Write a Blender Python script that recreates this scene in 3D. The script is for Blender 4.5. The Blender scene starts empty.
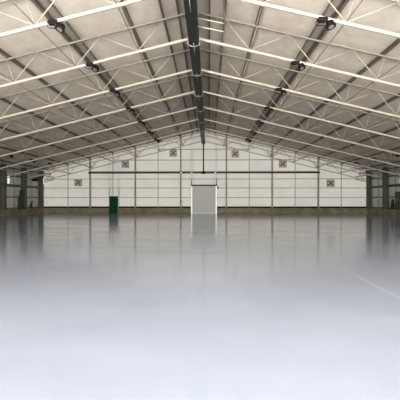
import bpy, bmesh, math, random
from mathutils import Vector, Matrix
random.seed(4)
SC = bpy.context.scene
COL = SC.collection
V = Vector

# ------------------------------------------------------------------ constants
SL = 0.244            # roof slope
RZ = 9.15             # underside of the roof at the ridge
HW = 18.3             # half width of the hall
YF = 44.0             # far wall
YB = -4.0             # open end behind the viewer
CAMX, CAMZ = 0.6, 1.45
def roof(x): return RZ - SL*abs(x)

# ------------------------------------------------------------------ materials
def mat(name, col, rough=0.6, metal=0.0, noise=0.0, nscale=5.0, spec=0.5, bump=0.0, emit=None, es=0.0):
    m = bpy.data.materials.new(name); m.use_nodes = True
    nt = m.node_tree; b = nt.nodes['Principled BSDF']
    b.inputs['Base Color'].default_value = (*col, 1)
    b.inputs['Roughness'].default_value = rough
    b.inputs['Metallic'].default_value = metal
    b.inputs['Specular IOR Level'].default_value = spec
    if emit:
        b.inputs['Emission Color'].default_value = (*emit, 1); b.inputs['Emission Strength'].default_value = es
    if noise or bump:
        tc = nt.nodes.new('ShaderNodeTexCoord')
        n = nt.nodes.new('ShaderNodeTexNoise'); n.inputs['Scale'].default_value = nscale; n.inputs['Detail'].default_value = 5
        nt.links.new(tc.outputs['Object'], n.inputs['Vector'])
        if noise:
            r = nt.nodes.new('ShaderNodeValToRGB')
            r.color_ramp.elements[0].position = .3; r.color_ramp.elements[1].position = .7
            r.color_ramp.elements[0].color = (*[c*(1-noise) for c in col], 1)
            r.color_ramp.elements[1].color = (*[min(1, c*(1+noise*.6)) for c in col], 1)
            nt.links.new(n.outputs['Fac'], r.inputs['Fac']); nt.links.new(r.outputs['Color'], b.inputs['Base Color'])
        if bump:
            bp = nt.nodes.new('ShaderNodeBump'); bp.inputs['Strength'].default_value = bump; bp.inputs['Distance'].default_value = .02
            nt.links.new(n.outputs['Fac'], bp.inputs['Height']); nt.links.new(bp.outputs['Normal'], b.inputs['Normal'])
    return m

M = {}
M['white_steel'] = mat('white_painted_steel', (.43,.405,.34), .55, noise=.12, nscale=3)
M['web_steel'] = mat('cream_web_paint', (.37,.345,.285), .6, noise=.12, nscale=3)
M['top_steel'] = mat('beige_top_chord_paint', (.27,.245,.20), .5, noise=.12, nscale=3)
M['purlin'] = mat('dark_purlin_steel', (.15,.13,.105), .7, noise=.2)
M['rod'] = mat('tie_rod_steel', (.13,.115,.095), .6, noise=.1)
M['spine'] = mat('black_spine_steel', (.012,.014,.012), .55, noise=.2)
M['tray'] = mat('galvanised_tray', (.34,.31,.26), .6, noise=.2, nscale=8)
M['column'] = mat('grey_column_paint', (.07,.072,.06), .7, noise=.2)
M['gable_post'] = mat('gable_post_paint', (.33,.31,.27), .7, noise=.15)
M['girt'] = mat('girt_paint', (.26,.24,.205), .7, noise=.15)
M['dark_girt'] = mat('dark_girt_paint', (.07,.066,.055), .7, noise=.15)
M['black'] = mat('black_lamp_paint', (.008,.008,.008), .7, noise=.1, spec=.15)
M['lens'] = mat('lamp_glass', (.16,.155,.14), .2)
M['jamb'] = mat('white_jamb', (.86,.87,.84), .45, noise=.04)
M['green'] = mat('green_door_paint', (.003,.045,.016), .8, noise=.2, spec=.15)
M['fan_frame'] = mat('fan_frame_metal', (.36,.34,.29), .6, noise=.1)
M['fan_back'] = mat('fan_back_panel', (.55,.52,.46), .6, noise=.1)
M['fan_dark'] = mat('fan_blade_metal', (.035,.032,.028), .6, noise=.1)
M['eave'] = mat('eave_green_grey_steel', (.085,.095,.075), .6, noise=.2)
M['cabinet'] = mat('dark_cabinet_paint', (.02,.02,.018), .5, noise=.2)
M['tarp'] = mat('dark_tarpaulin', (.028,.027,.024), .8, noise=.3, bump=.5)

def kerb_mat():
    m = mat('stained_concrete_kerb', (.21,.19,.13), .85, noise=.4, nscale=1.3, bump=.4)
    return m
M['kerb'] = kerb_mat()

def roof_mat():
    m = bpy.data.materials.new('quilted_roof_lining'); m.use_nodes = True
    nt = m.node_tree; nt.nodes.clear(); L = nt.links
    out = nt.nodes.new('ShaderNodeOutputMaterial')
    tc = nt.nodes.new('ShaderNodeTexCoord')
    mp = nt.nodes.new('ShaderNodeMapping'); mp.inputs['Scale'].default_value = (1.0, .55, 1)
    n = nt.nodes.new('ShaderNodeTexNoise'); n.inputs['Scale'].default_value = 1.6; n.inputs['Detail'].default_value = 6
    n.inputs['Roughness'].default_value = .65
    L.new(tc.outputs['Object'], mp.inputs['Vector']); L.new(mp.outputs['Vector'], n.inputs['Vector'])
    r = nt.nodes.new('ShaderNodeValToRGB')
    r.color_ramp.elements[0].position = .3; r.color_ramp.elements[1].position = .72
    r.color_ramp.elements[0].color = (.62,.56,.475,1); r.color_ramp.elements[1].color = (.78,.72,.63,1)
    L.new(n.outputs['Fac'], r.inputs['Fac'])
    bp = nt.nodes.new('ShaderNodeBump'); bp.inputs['Strength'].default_value = .5; bp.inputs['Distance'].default_value = .05
    L.new(n.outputs['Fac'], bp.inputs['Height'])
    d = nt.nodes.new('ShaderNodeBsdfDiffuse'); t = nt.nodes.new('ShaderNodeBsdfTranslucent')
    L.new(r.outputs['Color'], d.inputs['Color']); L.new(bp.outputs['Normal'], d.inputs['Normal'])
    t.inputs['Color'].default_value = (.82,.78,.71,1)
    mx = nt.nodes.new('ShaderNodeMixShader'); mx.inputs['Fac'].default_value = ROOF_T
    L.new(d.outputs[0], mx.inputs[1]); L.new(t.outputs[0], mx.inputs[2]); L.new(mx.outputs[0], out.inputs['Surface'])
    return m
ROOF_T = .05
M['roof'] = roof_mat()

def panel_mat(name, c0, c1, trans, tcol, axis='Z', scale=9.0):
    m = bpy.data.materials.new(name); m.use_nodes = True
    nt = m.node_tree; nt.nodes.clear(); L = nt.links
    out = nt.nodes.new('ShaderNodeOutputMaterial')
    tc = nt.nodes.new('ShaderNodeTexCoord')
    w = nt.nodes.new('ShaderNodeTexWave'); w.wave_type = 'BANDS'; w.bands_direction = axis
    w.inputs['Scale'].default_value = scale/ (2*math.pi) ; w.inputs['Distortion'].default_value = 0
    L.new(tc.outputs['Object'], w.inputs['Vector'])
    n = nt.nodes.new('ShaderNodeTexNoise'); n.inputs['Scale'].default_value = .5; n.inputs['Detail'].default_value = 5
    L.new(tc.outputs['Object'], n.inputs['Vector'])
    ad = nt.nodes.new('ShaderNodeMath'); ad.operation = 'MULTIPLY_ADD'
    L.new(w.outputs['Fac'], ad.inputs[0]); ad.inputs[1].default_value = .22
    L.new(n.outputs['Fac'], ad.inputs[2])
    r = nt.nodes.new('ShaderNodeValToRGB')
    r.color_ramp.elements[0].position = .35; r.color_ramp.elements[1].position = .85
    r.color_ramp.elements[0].color = (*c0,1); r.color_ramp.elements[1].color = (*c1,1)
    L.new(ad.outputs[0], r.inputs['Fac'])
    bp = nt.nodes.new('ShaderNodeBump'); bp.inputs['Strength'].default_value = .4; bp.inputs['Distance'].default_value = .01
    L.new(w.outputs['Fac'], bp.inputs['Height'])
    d = nt.nodes.new('ShaderNodeBsdfDiffuse'); L.new(r.outputs['Color'], d.inputs['Color']); L.new(bp.outputs['Normal'], d.inputs['Normal'])
    t = nt.nodes.new('ShaderNodeBsdfTranslucent'); t.inputs['Color'].default_value = (*tcol,1)
    mx = nt.nodes.new('ShaderNodeMixShader'); mx.inputs['Fac'].default_value = trans
    L.new(d.outputs[0], mx.inputs[1]); L.new(t.outputs[0], mx.inputs[2]); L.new(mx.outputs[0], out.inputs['Surface'])
    return m
M['far_wall'] = panel_mat('translucent_white_cladding', (.64,.62,.56), (.78,.76,.695), .32, (.93,.92,.88), 'Z', 14)
M['side_wall'] = panel_mat('grey_side_cladding', (.58,.60,.50), (.78,.80,.69), 0.0, (.5,.5,.45), 'Y', 12)

def floor_mat():
    m = bpy.data.materials.new('glossy_coated_floor'); m.use_nodes = True
    nt = m.node_tree; b = nt.nodes['Principled BSDF']; L = nt.links
    tc = nt.nodes.new('ShaderNodeTexCoord')
    n1 = nt.nodes.new('ShaderNodeTexNoise'); n1.inputs['Scale'].default_value = .25; n1.inputs['Detail'].default_value = 7; n1.inputs['Roughness'].default_value = .6
    L.new(tc.outputs['Object'], n1.inputs['Vector'])
    r = nt.nodes.new('ShaderNodeValToRGB')
    r.color_ramp.elements[0].position = .3; r.color_ramp.elements[1].position = .7
    r.color_ramp.elements[0].color = (.225,.262,.345,1); r.color_ramp.elements[1].color = (.27,.312,.40,1)
    mpb = nt.nodes.new('ShaderNodeMapping'); mpb.inputs['Scale'].default_value = (.6, 1.6, 1); L.new(tc.outputs['Object'], mpb.inputs['Vector'])
    n3 = nt.nodes.new('ShaderNodeTexNoise'); n3.inputs['Scale'].default_value = 1.1; n3.inputs['Detail'].default_value = 8; n3.inputs['Roughness'].default_value = .7
    L.new(mpb.outputs['Vector'], n3.inputs['Vector'])
    av = nt.nodes.new('ShaderNodeMath'); av.operation = 'MULTIPLY_ADD'; av.inputs[1].default_value = .55; L.new(n3.outputs['Fac'], av.inputs[0])
    sb = nt.nodes.new('ShaderNodeMath'); sb.operation = 'ADD'; sb.inputs[1].default_value = -.275; L.new(n1.outputs['Fac'], sb.inputs[0]); L.new(sb.outputs[0], av.inputs[2])
    L.new(av.outputs[0], r.inputs['Fac'])
    # faint pale lengthwise line in into the coating
    sx = nt.nodes.new('ShaderNodeSeparateXYZ'); L.new(tc.outputs['Object'], sx.inputs[0])
    def mth(op, a, bb):
        q = nt.nodes.new('ShaderNodeMath'); q.operation = op
        for i_, v_ in enumerate((a, bb)):
            if isinstance(v_, (int, float)): q.inputs[i_].default_value = v_
            elif v_ is not None: L.new(v_, q.inputs[i_])
        return q.outputs[0]
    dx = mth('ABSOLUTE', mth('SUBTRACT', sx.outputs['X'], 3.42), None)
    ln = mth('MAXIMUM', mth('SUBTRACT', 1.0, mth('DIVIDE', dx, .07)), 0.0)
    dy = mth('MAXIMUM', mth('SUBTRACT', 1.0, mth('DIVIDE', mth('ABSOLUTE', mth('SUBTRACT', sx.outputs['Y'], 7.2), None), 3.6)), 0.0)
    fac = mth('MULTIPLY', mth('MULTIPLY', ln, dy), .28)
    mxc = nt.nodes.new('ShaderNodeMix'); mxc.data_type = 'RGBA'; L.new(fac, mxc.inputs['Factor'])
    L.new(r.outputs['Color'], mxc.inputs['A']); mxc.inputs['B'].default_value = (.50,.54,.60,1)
    # sub-pixel pale and dark dither, added so the denoised floor reflection fades evenly
    sc_ = nt.nodes.new('ShaderNodeVectorMath'); sc_.operation = 'SCALE'; sc_.inputs['Scale'].default_value = 1500; L.new(tc.outputs['Object'], sc_.inputs[0])
    fl_ = nt.nodes.new('ShaderNodeVectorMath'); fl_.operation = 'FLOOR'; L.new(sc_.outputs[0], fl_.inputs[0])
    wn = nt.nodes.new('ShaderNodeTexWhiteNoise'); wn.noise_dimensions = '3D'; L.new(fl_.outputs[0], wn.inputs['Vector'])
    pw = mth('POWER', wn.outputs['Value'], 2.0)
    gain = mth('ADD', mth('MULTIPLY', pw, 2.1), .30)
    gm = nt.nodes.new('ShaderNodeVectorMath'); gm.operation = 'SCALE'; L.new(mxc.outputs['Result'], gm.inputs[0]); L.new(gain, gm.inputs['Scale'])
    L.new(gm.outputs[0], b.inputs['Base Color'])
    mp = nt.nodes.new('ShaderNodeMapping'); mp.inputs['Scale'].default_value = (.35, 1.5, 1)
    L.new(tc.outputs['Object'], mp.inputs['Vector'])
    n2 = nt.nodes.new('ShaderNodeTexNoise'); n2.inputs['Scale'].default_value = 1.0; n2.inputs['Detail'].default_value = 6
    L.new(mp.outputs['Vector'], n2.inputs['Vector'])
    rr = nt.nodes.new('ShaderNodeMapRange'); rr.inputs['To Min'].default_value = .08; rr.inputs['To Max'].default_value = .17
    rr.inputs['From Min'].default_value = .3; rr.inputs['From Max'].default_value = .7
    L.new(n2.outputs['Fac'], rr.inputs['Value']); L.new(rr.outputs['Result'], b.inputs['Roughness'])
    bp = nt.nodes.new('ShaderNodeBump'); bp.inputs['Strength'].default_value = .3; bp.inputs['Distance'].default_value = .006
    L.new(n2.outputs['Fac'], bp.inputs['Height']); L.new(bp.outputs['Normal'], b.inputs['Normal'])
    b.inputs['IOR'].default_value = 1.40
    return m
M['floor'] = floor_mat()

def roller_mat():
    m = mat('grey_roller_slats', (.8,.8,.78), .5)
    nt = m.node_tree; b = nt.nodes['Principled BSDF']
    tc = nt.nodes.new('ShaderNodeTexCoord'); w = nt.nodes.new('ShaderNodeTexWave'); w.bands_direction = 'Z'
    w.inputs['Scale'].default_value = 4
    nt.links.new(tc.outputs['Object'], w.inputs['Vector'])
    r = nt.nodes.new('ShaderNodeValToRGB'); r.color_ramp.elements[0].color = (.45,.475,.46,1); r.color_ramp.elements[1].color = (.56,.585,.565,1)
    nt.links.new(w.outputs['Fac'], r.inputs['Fac']); nt.links.new(r.outputs['Color'], b.inputs['Base Color'])
    bp = nt.nodes.new('ShaderNodeBump'); bp.inputs['Strength'].default_value = .4; bp.inputs['Distance'].default_value = .01
    nt.links.new(w.outputs['Fac'], bp.inputs['Height']); nt.links.new(bp.outputs['Normal'], b.inputs['Normal'])
    return m
M['roller'] = roller_mat()
def glass_mat():
    m = bpy.data.materials.new('window_glass'); m.use_nodes = True
    nt = m.node_tree; nt.nodes.clear()
    out = nt.nodes.new('ShaderNodeOutputMaterial'); t = nt.nodes.new('ShaderNodeBsdfTransparent'); g = nt.nodes.new('ShaderNodeBsdfGlossy')
    g.inputs['Roughness'].default_value = .05
    mx = nt.nodes.new('ShaderNodeMixShader'); mx.inputs['Fac'].default_value = .06
    nt.links.new(t.outputs[0], mx.inputs[1]); nt.links.new(g.outputs[0], mx.inputs[2]); nt.links.new(mx.outputs[0], out.inputs['Surface'])
    return m
M['glass'] = glass_mat()

# ------------------------------------------------------------------ mesh helpers
def box(bm, x0, x1, y0, y1, z0, z1):
    vs = [bm.verts.new(p) for p in [(x0,y0,z0),(x1,y0,z0),(x1,y1,z0),(x0,y1,z0),(x0,y0,z1),(x1,y0,z1),(x1,y1,z1),(x0,y1,z1)]]
    for f in [(3,2,1,0),(4,5,6,7),(0,1,5,4),(1,2,6,5),(2,3,7,6),(3,0,4,7)]:
        bm.faces.new([vs[i] for i in f])
def frame_of(p0, p1, up=V((0,0,1))):
    d = (p1-p0).normalized()
    if abs(d.dot(up)) > .99: up = V((0,1,0))
    s = d.cross(up).normalized(); u = s.cross(d).normalized()
    return d, s, u
def bar(bm, p0, p1, w, h, up=V((0,0,1))):
    p0, p1 = V(p0), V(p1); d, s, u = frame_of(p0, p1, up)
    r = []
    for p in (p0, p1):
        r.append([bm.verts.new(p + s*a*w/2 + u*b*h/2) for a, b in ((-1,-1),(1,-1),(1,1),(-1,1))])
    for i in range(4):
        j = (i+1)%4; bm.faces.new((r[0][i], r[0][j], r[1][j], r[1][i]))
    bm.faces.new(r[0][::-1]); bm.faces.new(r[1])
def tube(bm, p0, p1, rad, seg=10, rad1=None, cap=True):
    p0, p1 = V(p0), V(p1); d, s, u = frame_of(p0, p1); rad1 = rad if rad1 is None else rad1
    a = [bm.verts.new(p0 + (s*math.cos(2*math.pi*i/seg)+u*math.sin(2*math.pi*i/seg))*rad) for i in range(seg)]
    b = [bm.verts.new(p1 + (s*math.cos(2*math.pi*i/seg)+u*math.sin(2*math.pi*i/seg))*rad1) for i in range(seg)]
    for i in range(seg):
        j = (i+1)%seg; f = bm.faces.new((a[i], a[j], b[j], b[i])); f.smooth = True
    if cap: bm.faces.new(a[::-1]); bm.faces.new(b)
def polytube(bm, pts, rad, seg=8):
    rings = []
    for k, p in enumerate(pts):
        p = V(p); a = V(pts[max(0,k-1)]); b = V(pts[min(len(pts)-1,k+1)])
        d, s, u = frame_of(a, b)
        rings.append([bm.verts.new(p + (s*math.cos(2*math.pi*i/seg)+u*math.sin(2*math.pi*i/seg))*rad) for i in range(seg)])
    for a, b in zip(rings, rings[1:]):
        for i in range(seg):
            j = (i+1)%seg; f = bm.faces.new((a[i], a[j], b[j], b[i])); f.smooth = True
    bm.faces.new(rings[0][::-1]); bm.faces.new(rings[-1])
def ibeam(bm, p0, p1, w, h, t=.018, up=V((0,0,1))):
    p0, p1 = V(p0), V(p1); d, s, u = frame_of(p0, p1, up)
    bar(bm, p0+u*(h/2-t/2), p1+u*(h/2-t/2), w, t, up)
    bar(bm, p0-u*(h/2-t/2), p1-u*(h/2-t/2), w, t, up)
    bar(bm, p0, p1, t, h-2*t, up)
def obj(name, bm, m, parent=None, bevel=0):
    bmesh.ops.recalc_face_normals(bm, faces=bm.faces[:])
    me = bpy.data.meshes.new(name); bm.to_mesh(me); bm.free(); me.materials.append(m)
    o = bpy.data.objects.new(name, me); COL.objects.link(o)
    if parent: o.parent = parent
    if bevel:
        md = o.modifiers.new('bevel', 'BEVEL'); md.width = bevel; md.segments = 2; md.limit_method = 'ANGLE'
    return o
def tag(o, label=None, cat=None, group=None, kind=None):
    if label: o['label'] = label
    if cat: o['category'] = cat
    if group: o['group'] = group
    if kind: o['kind'] = kind
    return o
def thing(name, label, cat, loc=(0,0,0), group=None):
    o = bpy.data.objects.new(name, None); COL.objects.link(o); o.location = loc; o.empty_display_size = .2
    return tag(o, label, cat, group)
def dup(root, loc, label, rotz=None):
    r = root.copy(); COL.objects.link(r); r.location = loc; r['label'] = label
    if rotz is not None: r.rotation_euler = (0,0,rotz)
    for ch in list(root.children):
        c = ch.copy(); COL.objects.link(c); c.parent = r
        for g in list(ch.children):
            d = g.copy(); COL.objects.link(d); d.parent = c
    return r
def B(): return bmesh.new()
def centre_origin(o):
    me = o.data; c = V((0,0,0)); vs = [v.co.copy() for v in me.vertices]
    lo = V((min(v[i] for v in vs) for i in range(3))); hi = V((max(v[i] for v in vs) for i in range(3)))
    c = V(((lo.x+hi.x)/2, (lo.y+hi.y)/2, lo.z))
    me.transform(Matrix.Translation(-c)); o.location = o.location + c
    return o
ORD = ['first','second','third','fourth','fifth','sixth','seventh','eighth','ninth','tenth']

# ------------------------------------------------------------------ setting
bm = B(); box(bm, -HW-.3, HW+.3, YB, YF+.3, -.2, 0)
tag(obj('floor', bm, M['floor']), 'glossy pale grey white hall floor reflecting the far wall', 'floor', kind='structure')
bm = B(); box(bm, -60, 60, YB-60, YB-.002, -.25, -.02)
tag(obj('ground', bm, mat('concrete_apron', (.5,.5,.5), .9, noise=.15, nscale=.5)), 'pale concrete apron outside the open end of the hall', 'ground', kind='structure')

bm = B()
for s in (-1, 1):
    T = .10
    prof = [(0, RZ), (s*(HW+.3), roof(HW+.3)), (s*(HW+.3), roof(HW+.3)+T), (0, RZ+T)]
    a = [bm.verts.new((x, YB, z)) for x, z in prof]; b = [bm.verts.new((x, YF+.25, z)) for x, z in prof]
    for i in (0,1,2): bm.faces.new((a[i], a[(i+1)%4], b[(i+1)%4], b[i]))
    bm.faces.new(a); bm.faces.new(b)
tag(obj('ceiling', bm, M['roof']), 'beige quilted lining of the pitched roof above the trusses', 'ceiling', kind='structure')

# far wall (pentagon with two door openings), built from prisms
DG = (-10.37, -9.44, 1.87)      # green door
DR = (-1.30, 1.40, 3.00)       # roller door
bm = B()
def prism_xz(bm, pts, y0, y1):
    a = [bm.verts.new((x, y0, z)) for x, z in pts]; b = [bm.verts.new((x, y1, z)) for x, z in pts]
    n = len(pts)
    for i in range(n): bm.faces.new((a[i], a[(i+1)%n], b[(i+1)%n], b[i]))
    bm.faces.new(a); bm.faces.new(b[::-1])
def wcol(x0, x1, z0=.57):
    pts = [(x0, z0), (x1, z0), (x1, roof(x1))]
    if x0 < 0 < x1: pts.append((0, RZ))
    pts.append((x0, roof(x0)))
    prism_xz(bm, pts, YF, YF+.12)
wcol(-HW, DG[0]); wcol(DG[0], DG[1], DG[2]); wcol(DG[1], DR[0]); wcol(DR[0], DR[1], DR[2]); wcol(DR[1], HW)
tag(obj('wall_far', bm, M['far_wall']), 'pale cream panelled gable wall at the far end of the hall', 'wall', kind='structure')

WY0, WY1, WZ0, WZ1 = 37.05, 37.45, 2.98, 3.85
ez = roof(HW)
for s, nm in ((-1,'left'), (1,'right')):
    bm = B(); xa, xb = sorted((s*HW, s*(HW+.12)))
    for y0, y1, z0, z1 in ((YB, WY0, 0, ez), (WY1, YF, 0, ez), (WY0, WY1, 0, WZ0), (WY0, WY1, WZ1, ez)):
        box(bm, xa, xb, y0, y1, z0, z1)
    tag(obj('wall_'+nm, bm, M['side_wall']), f'dim grey ribbed side wall along the {nm} of the hall', 'wall', kind='structure')
    w = thing('window_%d' % (1 if s < 0 else 2), f'small bright window high in the {nm} side wall', 'window', (s*HW, (WY0+WY1)/2, WZ0)); w['kind'] = 'structure'
    bm = B(); h = WZ1-WZ0; hw = (WY1-WY0)/2
    for y0, y1, z0, z1 in ((-hw-.05,-hw+.02,-.05,h+.05),(hw-.02,hw+.05,-.05,h+.05),(-hw,hw,-.05,.02),(-hw,hw,h-.02,h+.05)):
        box(bm, min(-s*.04, s*.06), max(-s*.04, s*.06), y0, y1, z0, z1)
    obj('window_frame', bm, M['jamb'], w)
    bm = B(); box(bm, min(s*.04,s*.05), max(s*.04,s*.05), -hw+.02, hw-.02, .02, h-.02); obj('pane', bm, M['glass'], w)

# kerbs
for s, nm in ((-1,'left'), (1,'right')):
    bm = B(); xa, xb = sorted((s*(HW-.62), s*HW))
    prism = [(xa, 0), (xb, 0), (xb, .57), (xa+(0 if s > 0 else 0), .57)]
    box(bm, xa, xb, YB+.2, YF-.32, 0, .57)
    tag(obj('baseboard_'+nm, bm, M['kerb'], bevel=.02), f'stained concrete kerb along the {nm} side wall', 'kerb', kind='structure')
bm = B()
for x0, x1 in ((-HW, DG[0]), (DG[1], DR[0]-.08), (DR[1]+.08, HW)):
    box(bm, x0, x1, YF-.32, YF, 0, .57)
tag(obj('baseboard_far', bm, M['kerb'], bevel=.02), 'stained greenish concrete kerb under the far gable wall', 'kerb', kind='structure')

# green door
d = thing('door_1', 'dark green personnel door left of centre in the far wall', 'door', ((DG[0]+DG[1])/2, YF-.3, 0)); d['kind'] = 'structure'
hw = (DG[1]-DG[0])/2
bm = B(); box(bm, -hw+.04, hw-.04, .02, .08, .01, DG[2]-.04); box(bm, -hw+.14, hw-.14, .005, .02, 1.0, DG[2]-.18); box(bm, -hw+.14, hw-.14, .005, .02, .15, .85)
obj('door_leaf', bm, M['green'], d)
bm = B(); box(bm, -hw+.04, hw-.04, 0, .30, 0, .012); box(bm, -hw, -hw+.04, 0, .30, 0, DG[2]); box(bm, hw-.04, hw, 0, .30, 0, DG[2]); box(bm, -hw, hw, 0, .30, DG[2]-.04, DG[2])
obj('door_frame', bm, M['green'], d)
bm = B(); tube(bm, (hw-.13,.02,.95), (hw-.13,-.05,.95), .015); tube(bm, (hw-.13,-.045,.95), (hw-.26,-.045,.95), .012)
obj('door_handle', bm, M['rod'], d)
# roller door
d = thing('door_2', 'grey roller shutter door with white jambs in the middle of the far wall', 'door', ((DR[0]+DR[1])/2, YF-.36, 0)); d['kind'] = 'structure'
hw = (DR[1]-DR[0])/2
bm = B(); box(bm, -hw+.045, hw-.045, .06, .10, .03, DR[2]-.02); obj('shutter_curtain', bm, M['roller'], d)
for s in (-1, 1):
    bm = B(); xa, xb = sorted((s*hw, s*(hw+.08))); box(bm, xa, xb, 0, .36, 0, DR[2]-.02); obj('door_jamb', bm, M['jamb'], d)
    bm = B(); box(bm, s*(hw+.02)-.03, s*(hw+.02)+.03, .25, .34, DR[2]+.12, 3.74); obj('hanger_post', bm, M['dark_girt'], d)
bm = B(); box(bm, -hw-.08, hw+.08, -.06, .36, DR[2]-.02, DR[2]+.13); obj('shutter_box', bm, M['dark_girt'], d)
bm = B(); box(bm, -hw+.05, hw-.05, .04, .12, .0, .05); obj('bottom_bar', bm, M['jamb'], d)
bm = B(); box(bm, hw+.09, hw+.25, .2, .34, 2.68, 2.92); obj('motor_box', bm, M['dark_girt'], d)

# ------------------------------------------------------------------ trusses
FRAMES = [12.1, 15.87, 19.65, 23.55, 27.55, 31.6, 35.65, 39.7, 43.62]       # last one stands just before the far wall
FRAMES[8] = 43.62
DTOP, DBOT = .235, 1.26
def ptop(x, s): return V((s*x, 0, roof(x)-DTOP))
def pbot(x, s): return V((s*x, 0, roof(x)-DBOT))
def make_truss():
    t = thing('roof_truss', '', 'roof truss', (0, FRAMES[0], 0), 'white lattice roof trusses spanning the hall')
    for s in (-1, 1):
        bm = B(); bar(bm, ptop(.205, s), ptop(17.6, s), .075, .06); obj('top_chord', bm, M['top_steel'], t)
        bm = B(); bar(bm, pbot(.205, s), pbot(17.55, s), .09, .09); obj('bottom_chord', bm, M['white_steel'], t)
        for k in range(1, 8):
            xb = 2.5*k - .28
            bm = B(); tube(bm, pbot(xb, s)+V((0,0,.04)), ptop(2.5*k if k < 7 else 17.45, s)-V((0,0,.03)), .017, 8); obj('web_post', bm, M['web_steel'], t)
            for dx in (-1.25, 1.25):
                xt = 2.5*k + dx
                if xt > 17.5: continue
                bm = B(); tube(bm, pbot(xb, s)+V((0,0,.04)), ptop(xt, s)-V((0,0,.03)), .020, 8); obj('web_diagonal', bm, M['web_steel'], t)
    return t
tr = make_truss()
def tlabel(i):
    if i == 0: return 'white lattice roof truss nearest the viewer, crossing the top of the view'
    if i == 8: return 'white lattice roof truss standing right against the far gable wall'
    return f'white lattice roof truss, {ORD[i]} counted from the one nearest the viewer'
tr['label'] = tlabel(0)
for i in range(1, 9): dup(tr, (0, FRAMES[i], 0), tlabel(i))

# purlins
PX = [.62, 1.22, 2.5, 5.0, 7.5, 10.0, 12.5, 15.0, 17.3]
for s in (-1, 1):
    sd = 'left' if s < 0 else 'right'
    for i, x in enumerate(PX):
        w = .07 if i < 2 else .12
        h = .12
        bm = B(); zc = roof(x)-h/2-.02
        ibeam(bm, (s*x, YB+.3, zc), (s*x, YF-.02, zc), w, h, .014)
        o = centre_origin(obj('purlin', bm, M['purlin']))
        lab = ('thin ' if i < 2 else '') + f'dark lengthwise purlin under the {sd} roof slope, {ORD[i]} out from the ridge beam'
        tag(o, lab, 'purlin', 'dark purlins under the roof lining')
    for k in range(1, 7):
        x = 2.5*k - .28; z = roof(x)-DBOT+.075
        bm = B(); tube(bm, (s*x, 8, z), (s*x, YF-.1, z), .021, 8)
        o = centre_origin(obj('tie_rod', bm, M['rod']))
        tag(o, f'thin lengthwise tie rod along the {sd} truss bottom chords, {ORD[k-1]} from the ridge', 'tie rod', 'thin tie rods joining the trusses')
    # cable tray
    t = thing('cable_tray', f'wide grey cable tray running lengthwise under the {sd} roof slope', 'cable tray', (s*4.72, 0, roof(4.72)-.11), 'grey cable trays under the roof')
    tilt = lambda dx: -SL*s*dx
    def trayp(dx, y, dz): return V((dx, y, tilt(dx)+dz))
    bm = B(); bar(bm, trayp(0, 6, 0), trayp(0, YF-.1, 0), .26, .02, up=V((SL*s,0,1)))
    for q in range(-2, 3): bar(bm, trayp(q*.05, 6, -.015), trayp(q*.05, YF-.1, -.015), .015, .012)
    obj('tray_base', bm, M['tray'], t)
    for q in (-1, 1):
        bm = B(); bar(bm, trayp(q*.145, 6, -.02), trayp(q*.145, YF-.1, -.02), .03, .09); obj('side_rail', bm, M['purlin'], t)

# spine beam
t = thing('ridge_beam', 'black deep ridge beam running lengthwise under the roof peak', 'ridge beam', (0, 0, 7.58))
bm = B(); box(bm, -.19, .19, YB+.3, YF-.02, 0, .10); obj('bottom_flange', bm, M['spine'], t)
bm = B(); box(bm, -.14, .14, YB+.3, YF-.02, .10, 1.40); obj('beam_web', bm, M['spine'], t)
for y in FRAMES[:8]:
    bm = B()
    for a in (-1, 1):
        polytube(bm, [(a*.24, y-.16, .30), (a*.215, y-.12, -.02), (a*.08, y, -.03), (-a*.0, y+.02, -.03)], .014, 6)
    tube(bm, (0, y-.3, -.02), (0, y+1.0, -.02), .012, 6)
    obj('truss_clamp', bm, M['white_steel'], t)
# conduit beside the ridge
bm = B()
pts = [(1.13+.05*math.sin(y*.9)+.02*math.sin(y*2.3), y, 7.93+.05*math.sin(y*.8+1)) for y in [9+.35*i for i in range(60)]]
polytube(bm, pts, .028, 8)
tag(centre_origin(obj('conduit', bm, M['girt'])), 'pale wavy conduit running lengthwise just right of the ridge beam', 'conduit')
for q, (y, z) in enumerate(((14.4, 8.0), (14.55, 7.77))):
    bm = B(); tube(bm, (.19, y, z), (1.12, y, z-.2), .022, 8)
    tag(centre_origin(obj('brace_rod', bm, M['white_steel'])), ('upper' if q == 0 else 'lower') + ' of two short white rods between ridge beam and wavy conduit', 'brace rod', 'short white rods beside the ridge beam')

# ------------------------------------------------------------------ flood lights
def make_lamp(aim):
    t = thing('floodlight', '', 'floodlight', (0,0,0), 'black floodlights hung from the trusses')
    bm = B(); box(bm, -.26, .02, -.06, .08, -.08, .06); box(bm, -.30, -.26, -.04, .06, -.05, .03)
    obj('control_box', bm, M['black'], t, bevel=.01)
    bm = B()
    for a in (-1, 1): bar(bm, (.10+a*.155, .0, .0), (.10+a*.155, .0, -.19), .012, .04, up=V((0,1,0)))
    bar(bm, (-.06, 0, 0), (.26, 0, 0), .04, .014)
    obj('yoke', bm, M['rod'], t)
    c = V((.10, 0, -.17)); dr = V((aim*.25, -.35, -.9)).normalized()
    bm = B()
    tube(bm, c-dr*.09, c-dr*.02, .08, 18, .13); tube(bm, c-dr*.02, c+dr*.08, .13, 18, .145)
    for k in range(3): tube(bm, c-dr*(.08-.025*k), c-dr*(.072-.025*k), .13, 18)
    h = obj('lamp_housing', bm, M['black'], t)
    bm = B(); tube(bm, c+dr*.075, c+dr*.088, .085, 18); obj('lens', bm, M['lens'], h)
    bm = B(); polytube(bm, [(-.28,0,0), (-.33,.03,-.08), (-.30,.05,-.15), (-.2,.03,-.17), (-.06,0,-.19), (.0,0,-.17)], .014, 6); obj('cable', bm, M['black'], t)
    return t
LX = 3.98
first = {}
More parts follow.
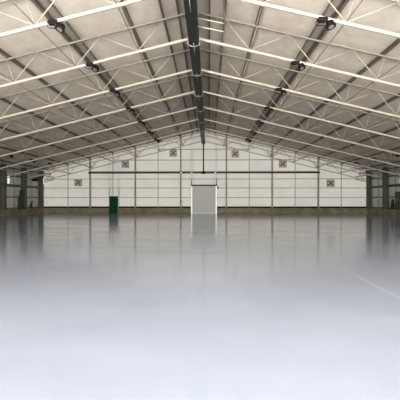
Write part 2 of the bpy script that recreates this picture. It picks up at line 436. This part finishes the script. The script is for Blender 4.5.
for s in (-1, 1):
    sd = 'left' if s < 0 else 'right'
    L0 = make_lamp(s)
    for i in range(8):
        if i == 7: continue
        loc = (s*LX + (.16 if s > 0 else -.04), FRAMES[i]-.02, roof(LX)-DBOT-.05)
        if i == 0: lab = f'black floodlight on the nearest truss, {sd} of the ridge, under the cable tray'
        else: lab = f'black floodlight, {ORD[i]} from the viewer in the inner row {sd} of the ridge'
        if i == 0: L0.location = loc; L0['label'] = lab
        else: dup(L0, loc, lab)
    for i in (5, 6, 7):
        x = 15.2
        lab = f'black floodlight near the {sd} eave, ' + {5:'nearest', 6:'middle', 7:'farthest'}[i] + ' of the three'
        dup(L0, (s*x, FRAMES[i]-.12, roof(x)-DTOP-.12), lab)

# ------------------------------------------------------------------ columns, eave steel
def make_column(s):
    t = thing('wall_column', '', 'column', (s*17.95, 0, .57), 'dark columns along the side walls')
    H = roof(17.7)-.57-.16
    bm = B(); ibeam(bm, (0,0,0), (0,0,H), .34, .46, .03, up=V((1,0,0))); obj('shaft', bm, M['column'], t)
    bm = B(); box(bm, -.28, .28, -.24, .24, 0, .03); obj('base_plate', bm, M['column'], t)
    bm = B(); bar(bm, (-s*.24,0,H-1.25), (-s*1.4,0,H-.98), .07, .07); obj('knee_brace', bm, M['eave'], t)
    return t
for s in (-1, 1):
    sd = 'left' if s < 0 else 'right'
    c0 = make_column(s)
    idx = [3, 4, 5, 6, 7, 8]
    for n, i in enumerate(reversed(idx)):
        y = FRAMES[i] if i < 8 else 43.80
        lab = f'dark steel corner column where the {sd} wall meets the far wall' if n == 0 else f'dark steel column of the {sd} side wall, {ORD[n]} from the far corner'
        loc = (s*17.95, y, .57)
        if n == 0: c0.location = loc; c0['label'] = lab
        else: dup(c0, loc, lab)
    for z, nm in ((3.75,'top'), (2.77,'upper'), (1.73,'lower'), (.66,'bottom')):
        bm = B(); bar(bm, (s*(HW-.06), YB+.5, z), (s*(HW-.06), YF-.05, z), .1, .10)
        tag(centre_origin(obj('wall_girt', bm, M['dark_girt'] if z < 1 else M['column'])), f'{nm} horizontal rail of the {sd} side wall behind the columns', 'wall rail', 'rails of the side walls')
    for q, (x, z, r, mm, lb) in enumerate(((16.95, 4.28, .07, 'eave', 'greenish upper service pipe'), (16.55, 3.98, .05, 'white_steel', 'pale thin service pipe'), (17.65, 2.85, .06, 'eave', 'dark lower service pipe'))):
        bm = B(); tube(bm, (s*x, 20, z), (s*x, YF-.15, z), r, 10)
        for y in (FRAMES[3:8] if q < 2 else []):
            tube(bm, (s*x, y+.3, z), (s*x, y+.3, roof(x)-.1), .012, 6)
        tag(centre_origin(obj('service_pipe', bm, M[mm])), f'{lb} running along the {sd} eave', 'pipe', 'service pipes along the eaves')
    # vertical downpipes between columns
    for n, y in enumerate((41.9, 38.0, 34.1)):
        bm = B(); tube(bm, (s*(HW-.16), y, .57), (s*(HW-.16), y, roof(HW)-.05), .035, 8)
        tag(centre_origin(obj('downpipe', bm, M['girt'])), f'thin pale downpipe on the {sd} side wall, {ORD[n]} from the far corner', 'pipe', 'downpipes on the side walls')
    # eave bracing
    for n in range(3, 8):
        y0, y1 = FRAMES[n], FRAMES[n+1]
        bm = B(); x = 16.3; zt, zb = roof(x)-.12, roof(x)-1.05
        tube(bm, (s*x, y0+.1, zt), (s*(x+.4), (y0+y1)/2, zb), .03, 8); tube(bm, (s*x, y1-.1, zt), (s*(x+.4), (y0+y1)/2, zb), .03, 8)
        tag(centre_origin(obj('eave_brace', bm, M['eave'])), f'greenish V shaped brace at the {sd} eave, bay {ORD[7-n]} from the far wall', 'brace', 'V braces at the eaves')

# ------------------------------------------------------------------ gable framing
GX = {2.5:'first', 7.5:'second', 12.5:'third'}
for s in (-1, 1):
    sd = 'left' if s < 0 else 'right'
    for x, o_ in GX.items():
        t = thing('gable_column', f'{o_} grey column {sd} of the ridge on the far gable wall', 'column', (s*x, YF-.17, .57), 'columns of the far gable wall')
        H = roof(x)-.57-.17
        bm = B(); ibeam(bm, (0,0,0), (0,0,H), .16, .20, .02, up=V((0,1,0))); obj('shaft', bm, M['gable_post'], t)
        bm = B(); box(bm, -.15, .15, -.13, .13, 0, .03); obj('base_plate', bm, M['dark_girt'], t)
        for a in (-1, 1):
            bm = B(); bar(bm, (a*.06, -.06, H-1.0), (a*.62, -.02, H-.38-a*s*.12), .05, .05); obj('head_brace', bm, M['gable_post'], t)
    for x, o_ in ((5,'inner'), (10,'middle'), (15,'outer')):
        bm = B(); box(bm, s*x-.03, s*x+.03, YF-.13, YF-.07, .60, roof(x)-.15)
        tag(centre_origin(obj('gable_stud', bm, M['gable_post'])), f'thin {o_} upright stud {sd} of the ridge on the far wall', 'stud', 'thin studs of the far wall')
bm = B(); tube(bm, (0, YF-.22, 4.5), (0, YF-.22, 7.58), .06, 10)
tag(centre_origin(obj('vertical_pipe', bm, M['black'])), 'black upright pipe from ridge beam down to the crane rail on far wall', 'pipe')
for z, hx, nm, mm in ((7.03,5.0,'topmost','girt'), (5.85,10.0,'second highest','girt'), (3.76,17.7,'third highest','gable_post'), (2.77,17.7,'fourth highest','gable_post'), (1.73,17.7,'fifth highest','gable_post')):
    bm = B()
    if z < 3.0:
        segs = [(-hx, DR[0]-.1), (DR[1]+.1, hx)]
    else: segs = [(-hx, hx)]
    if z < 1.8: segs = [(-hx, DG[0]-.06), (DG[1]+.16, DR[0]-.1), (DR[1]+.1, hx)]
    for a, b in segs: box(bm, a, b, YF-.065, YF-.004, z-.035, z+.035)
    tag(centre_origin(obj('gable_girt', bm, M[mm])), f'{nm} horizontal rail across the far gable wall', 'wall rail', 'rails across the far wall')
bm = B()
for a, b in ((-17.7, DG[0]-.06), (DG[1]+.06, DR[0]-.1), (DR[1]+.1, 17.7)): box(bm, a, b, YF-.11, YF, .572, .74)
tag(centre_origin(obj('sill_rail', bm, M['black'])), 'dark sill rail on top of the kerb along the far wall', 'wall rail')
# door side posts at the green door
for x, nm in ((-10.42,'left'), (-9.33,'right')):
    bm = B(); box(bm, x-.025, x+.025, YF-.07, YF, (DG[2]+.02 if nm == 'left' else .70), 2.73)
    tag(centre_origin(obj('door_post', bm, M['gable_post'])), f'thin post at the {nm} side above the green door', 'post')
# crane rail
t = thing('wind_beam', 'dark horizontal beam crossing the far gable wall above the doors', 'beam', (0, YF-.42, 4.34))
bm = B(); box(bm, -12.6, 12.6, -.06, .06, 0, .17); obj('beam_web', bm, M['spine'], t)
bm = B(); box(bm, -12.6, 12.6, -.12, .12, .17, .25); obj('top_flange', bm, M['gable_post'], t)
for x in (-12.5,-7.5,-2.5,2.5,7.5,12.5):
    bm = B(); box(bm, x-.06, x+.06, .06, .16, .0, .15); obj('bracket', bm, M['dark_girt'], t)
for x in (-2.45, -1.3, 1.3):
    bm = B(); box(bm, x-.10, x+.10, -.075, -.06, .02, .15); obj('clip_plate', bm, M['jamb'], t)
bm = B(); box(bm, -.17, .17, -.13, -.06, -.06, .24); obj('junction_box', bm, M['black'], t)

# wall fans
def make_fan():
    t = thing('exhaust_fan', '', 'fan', (0,0,0), 'square exhaust fans on the far wall')
    a = .40
    bm = B(); box(bm, -a, a, .10, .19, -a, a); obj('back_panel', bm, M['fan_back'], t)
    bm = B()
    for x0, x1, z0, z1 in ((-a,a,a-.06,a),(-a,a,-a,-a+.06),(-a,-a+.06,-a+.06,a-.06),(a-.06,a,-a+.06,a-.06)): box(bm, x0, x1, 0, .10, z0, z1)
    obj('fan_frame', bm, M['fan_frame'], t)
    for k in range(4):
        an = math.pi/2*k + .7
        bm = B(); d = V((math.cos(an),0,math.sin(an))); n = V((-math.sin(an),0,math.cos(an)))
        vs = [bm.verts.new(p) for p in (d*.06-n*.03+V((0,.07,0)), d*.32-n*.09+V((0,.085,0)), d*.33+n*.09+V((0,.03,0)), d*.06+n*.03+V((0,.05,0)))]
        f = bm.faces.new(vs); r = bmesh.ops.extrude_face_region(bm, geom=[f]); bmesh.ops.translate(bm, vec=(0,-.008,0), verts=[g for g in r['geom'] if isinstance(g, bmesh.types.BMVert)])
        obj('blade', bm, M['fan_dark'], t)
    bm = B(); tube(bm, (0,.10,0), (0,.0,0), .085, 14); obj('hub', bm, M['fan_dark'], t)
    return t
fan0 = make_fan()
fans = [(-8.6,5.38,'square exhaust fan high on the far wall, above the green door'),
        (-3.33,6.60,'square exhaust fan near the roof peak, left of the ridge'),
        (3.46,6.50,'square exhaust fan near the roof peak, right of the ridge'),
        (8.63,5.38,'square exhaust fan just above the long dark beam, right of the roller door'),
        (-13.8,3.38,'square exhaust fan low on the far wall at the far left'),
        (13.8,3.27,'square exhaust fan low on the far wall at the far right')]
for i, (x, z, lab) in enumerate(fans):
    loc = (x, YF-.33, z)
    if i == 0: fan0.location = loc; fan0['label'] = lab
    else: dup(fan0, loc, lab)

# small things at the walls
t = thing('heater', 'black box heater mounted high on the left wall near the far corner', 'heater', (-HW, 42.4, 3.45))
bm = B(); box(bm, .12, .62, -.3, .3, 0, .48); obj('casing', bm, M['black'], t, bevel=.02)
bm = B()
for k in range(5): box(bm, .62, .64, -.25, .25, .06+.08*k, .09+.08*k)
obj('louvre', bm, M['column'], t)
bm = B(); box(bm, 0, .12, -.05, .05, .1, .4); obj('bracket', bm, M['column'], t)
t = thing('strip_light', 'short white upright strip light beside the black heater', 'strip light', (-17.66, 43.80, 3.2))
bm = B(); tube(bm, (0,0,.03), (0,0,.60), .035, 12); obj('tube', bm, mat('lit_tube', (.9,.9,.88), .3, emit=(1,.98,.92), es=.8), t)
bm = B(); box(bm, -.05, .05, -.05, .05, 0, .03); box(bm, -.05, .05, -.05, .05, .60, .63); obj('end_cap', bm, M['jamb'], t)

def tarp(x, y, h, w, lab):
    bm = B(); rings = []
    for k in range(9):
        f = k/8; z = .572 + f*h; r = w*(1-.55*f)*(1+.12*math.sin(k*2.1)); cx = x + .10*f
        rings.append([bm.verts.new((cx + r*math.cos(a)*(1+.18*math.sin(3*a+k)), y + r*1.1*math.sin(a)*(1+.15*math.cos(4*a)), z)) for a in [2*math.pi*i/16 for i in range(16)]])
    for a, b in zip(rings, rings[1:]):
        for i in range(16):
            j = (i+1)%16; bm.faces.new((a[i],a[j],b[j],b[i])).smooth = True
    bm.faces.new(rings[0][::-1]); bm.faces.new(rings[-1])
    tag(centre_origin(obj('tarpaulin_bundle', bm, M['tarp'])), lab, 'bundle')
tarp(-17.98, 39.0, 1.9, .28, 'dark bundled cover standing on the left kerb against a column')
tarp(-18.0, 41.4, .8, .16, 'small dark bundle on the left kerb nearer the far corner')
t = thing('cabinet', 'dark tall cabinet standing on the right kerb against the side wall', 'cabinet', (17.98, 36.75, .572))
bm = B(); box(bm, -.24, .2, -.5, .5, .06, 1.65); obj('cabinet_body', bm, M['cabinet'], t, bevel=.015)
for a in (-1, 1):
    bm = B(); xa = sorted((a*.02, a*.48)); box(bm, -.265, -.24, xa[0], xa[1], .1, 1.60); dd = obj('cabinet_door', bm, M['cabinet'], t)
    bm = B(); box(bm, -.285, -.265, a*.07-.012, a*.07+.012, .85, 1.05); obj('handle', bm, M['girt'], dd)
bm = B(); box(bm, -.22, .18, -.46, .46, 0, .06); obj('plinth', bm, M['black'], t)
tarp(17.98, 38.4, .95, .2, 'small dark bundle on the right kerb behind the cabinet')
t = thing('hose_hook', 'small pale hook with a ring on the first left gable column', 'hook', (-2.5, YF-.28, 1.35))
bm = B(); box(bm, -.03, .03, 0, .02, -.1, .1); obj('hook_plate', bm, M['dark_girt'], t)
bm = B(); polytube(bm, [(.12+.1*math.cos(a), -.03, -.05+.13*math.sin(a)) for a in [2*math.pi*i/14 for i in range(14)]], .015, 6); obj('ring', bm, M['dark_girt'], t)

# ------------------------------------------------------------------ light
FP, UP = 560, 13700
w = bpy.data.worlds.new('sky'); SC.world = w; w.use_nodes = True
bg = w.node_tree.nodes['Background']; bg.inputs['Color'].default_value = (.86,.90,1.0,1); bg.inputs['Strength'].default_value = 2.2
def area(name, loc, rot, sx, sy, power, col):
    l = bpy.data.lights.new(name, 'AREA'); l.shape = 'RECTANGLE'; l.size = sx; l.size_y = sy; l.energy = power; l.color = col
    o = bpy.data.objects.new(name, l); COL.objects.link(o); o.location = loc; o.rotation_euler = rot; return o
area('daylight_open_end', (0, YB-.3, 4.6), (math.radians(84), 0, 0), 26, 4.5, FP, (.90,.95,1.0))
area('roof_fill_light', (0, YB-.6, 1.3), (math.radians(142), 0, 0), 24, 2.2, UP, (1.0,.93,.84))  # added lamp at the open end, aimed up to brighten the roof lining
sun = bpy.data.lights.new('sun', 'SUN'); sun.energy = 4.0; sun.angle = .2; sun.color = (1,.96,.88)
so = bpy.data.objects.new('sun', sun); COL.objects.link(so); so.rotation_euler = (math.radians(-35), 0, 0); so.location = (0, 60, 40)

# ------------------------------------------------------------------ camera
cd = bpy.data.cameras.new('camera'); cam = bpy.data.objects.new('camera', cd); COL.objects.link(cam)
cd.sensor_width = 36; cd.lens = 36; cam.location = (CAMX, 0, CAMZ)
cam.rotation_euler = (math.radians(90), 0, math.atan(9/400))
cd.clip_end = 300
SC.camera = cam
SC.view_settings.view_transform = 'Standard'
SC.view_settings.exposure = 0
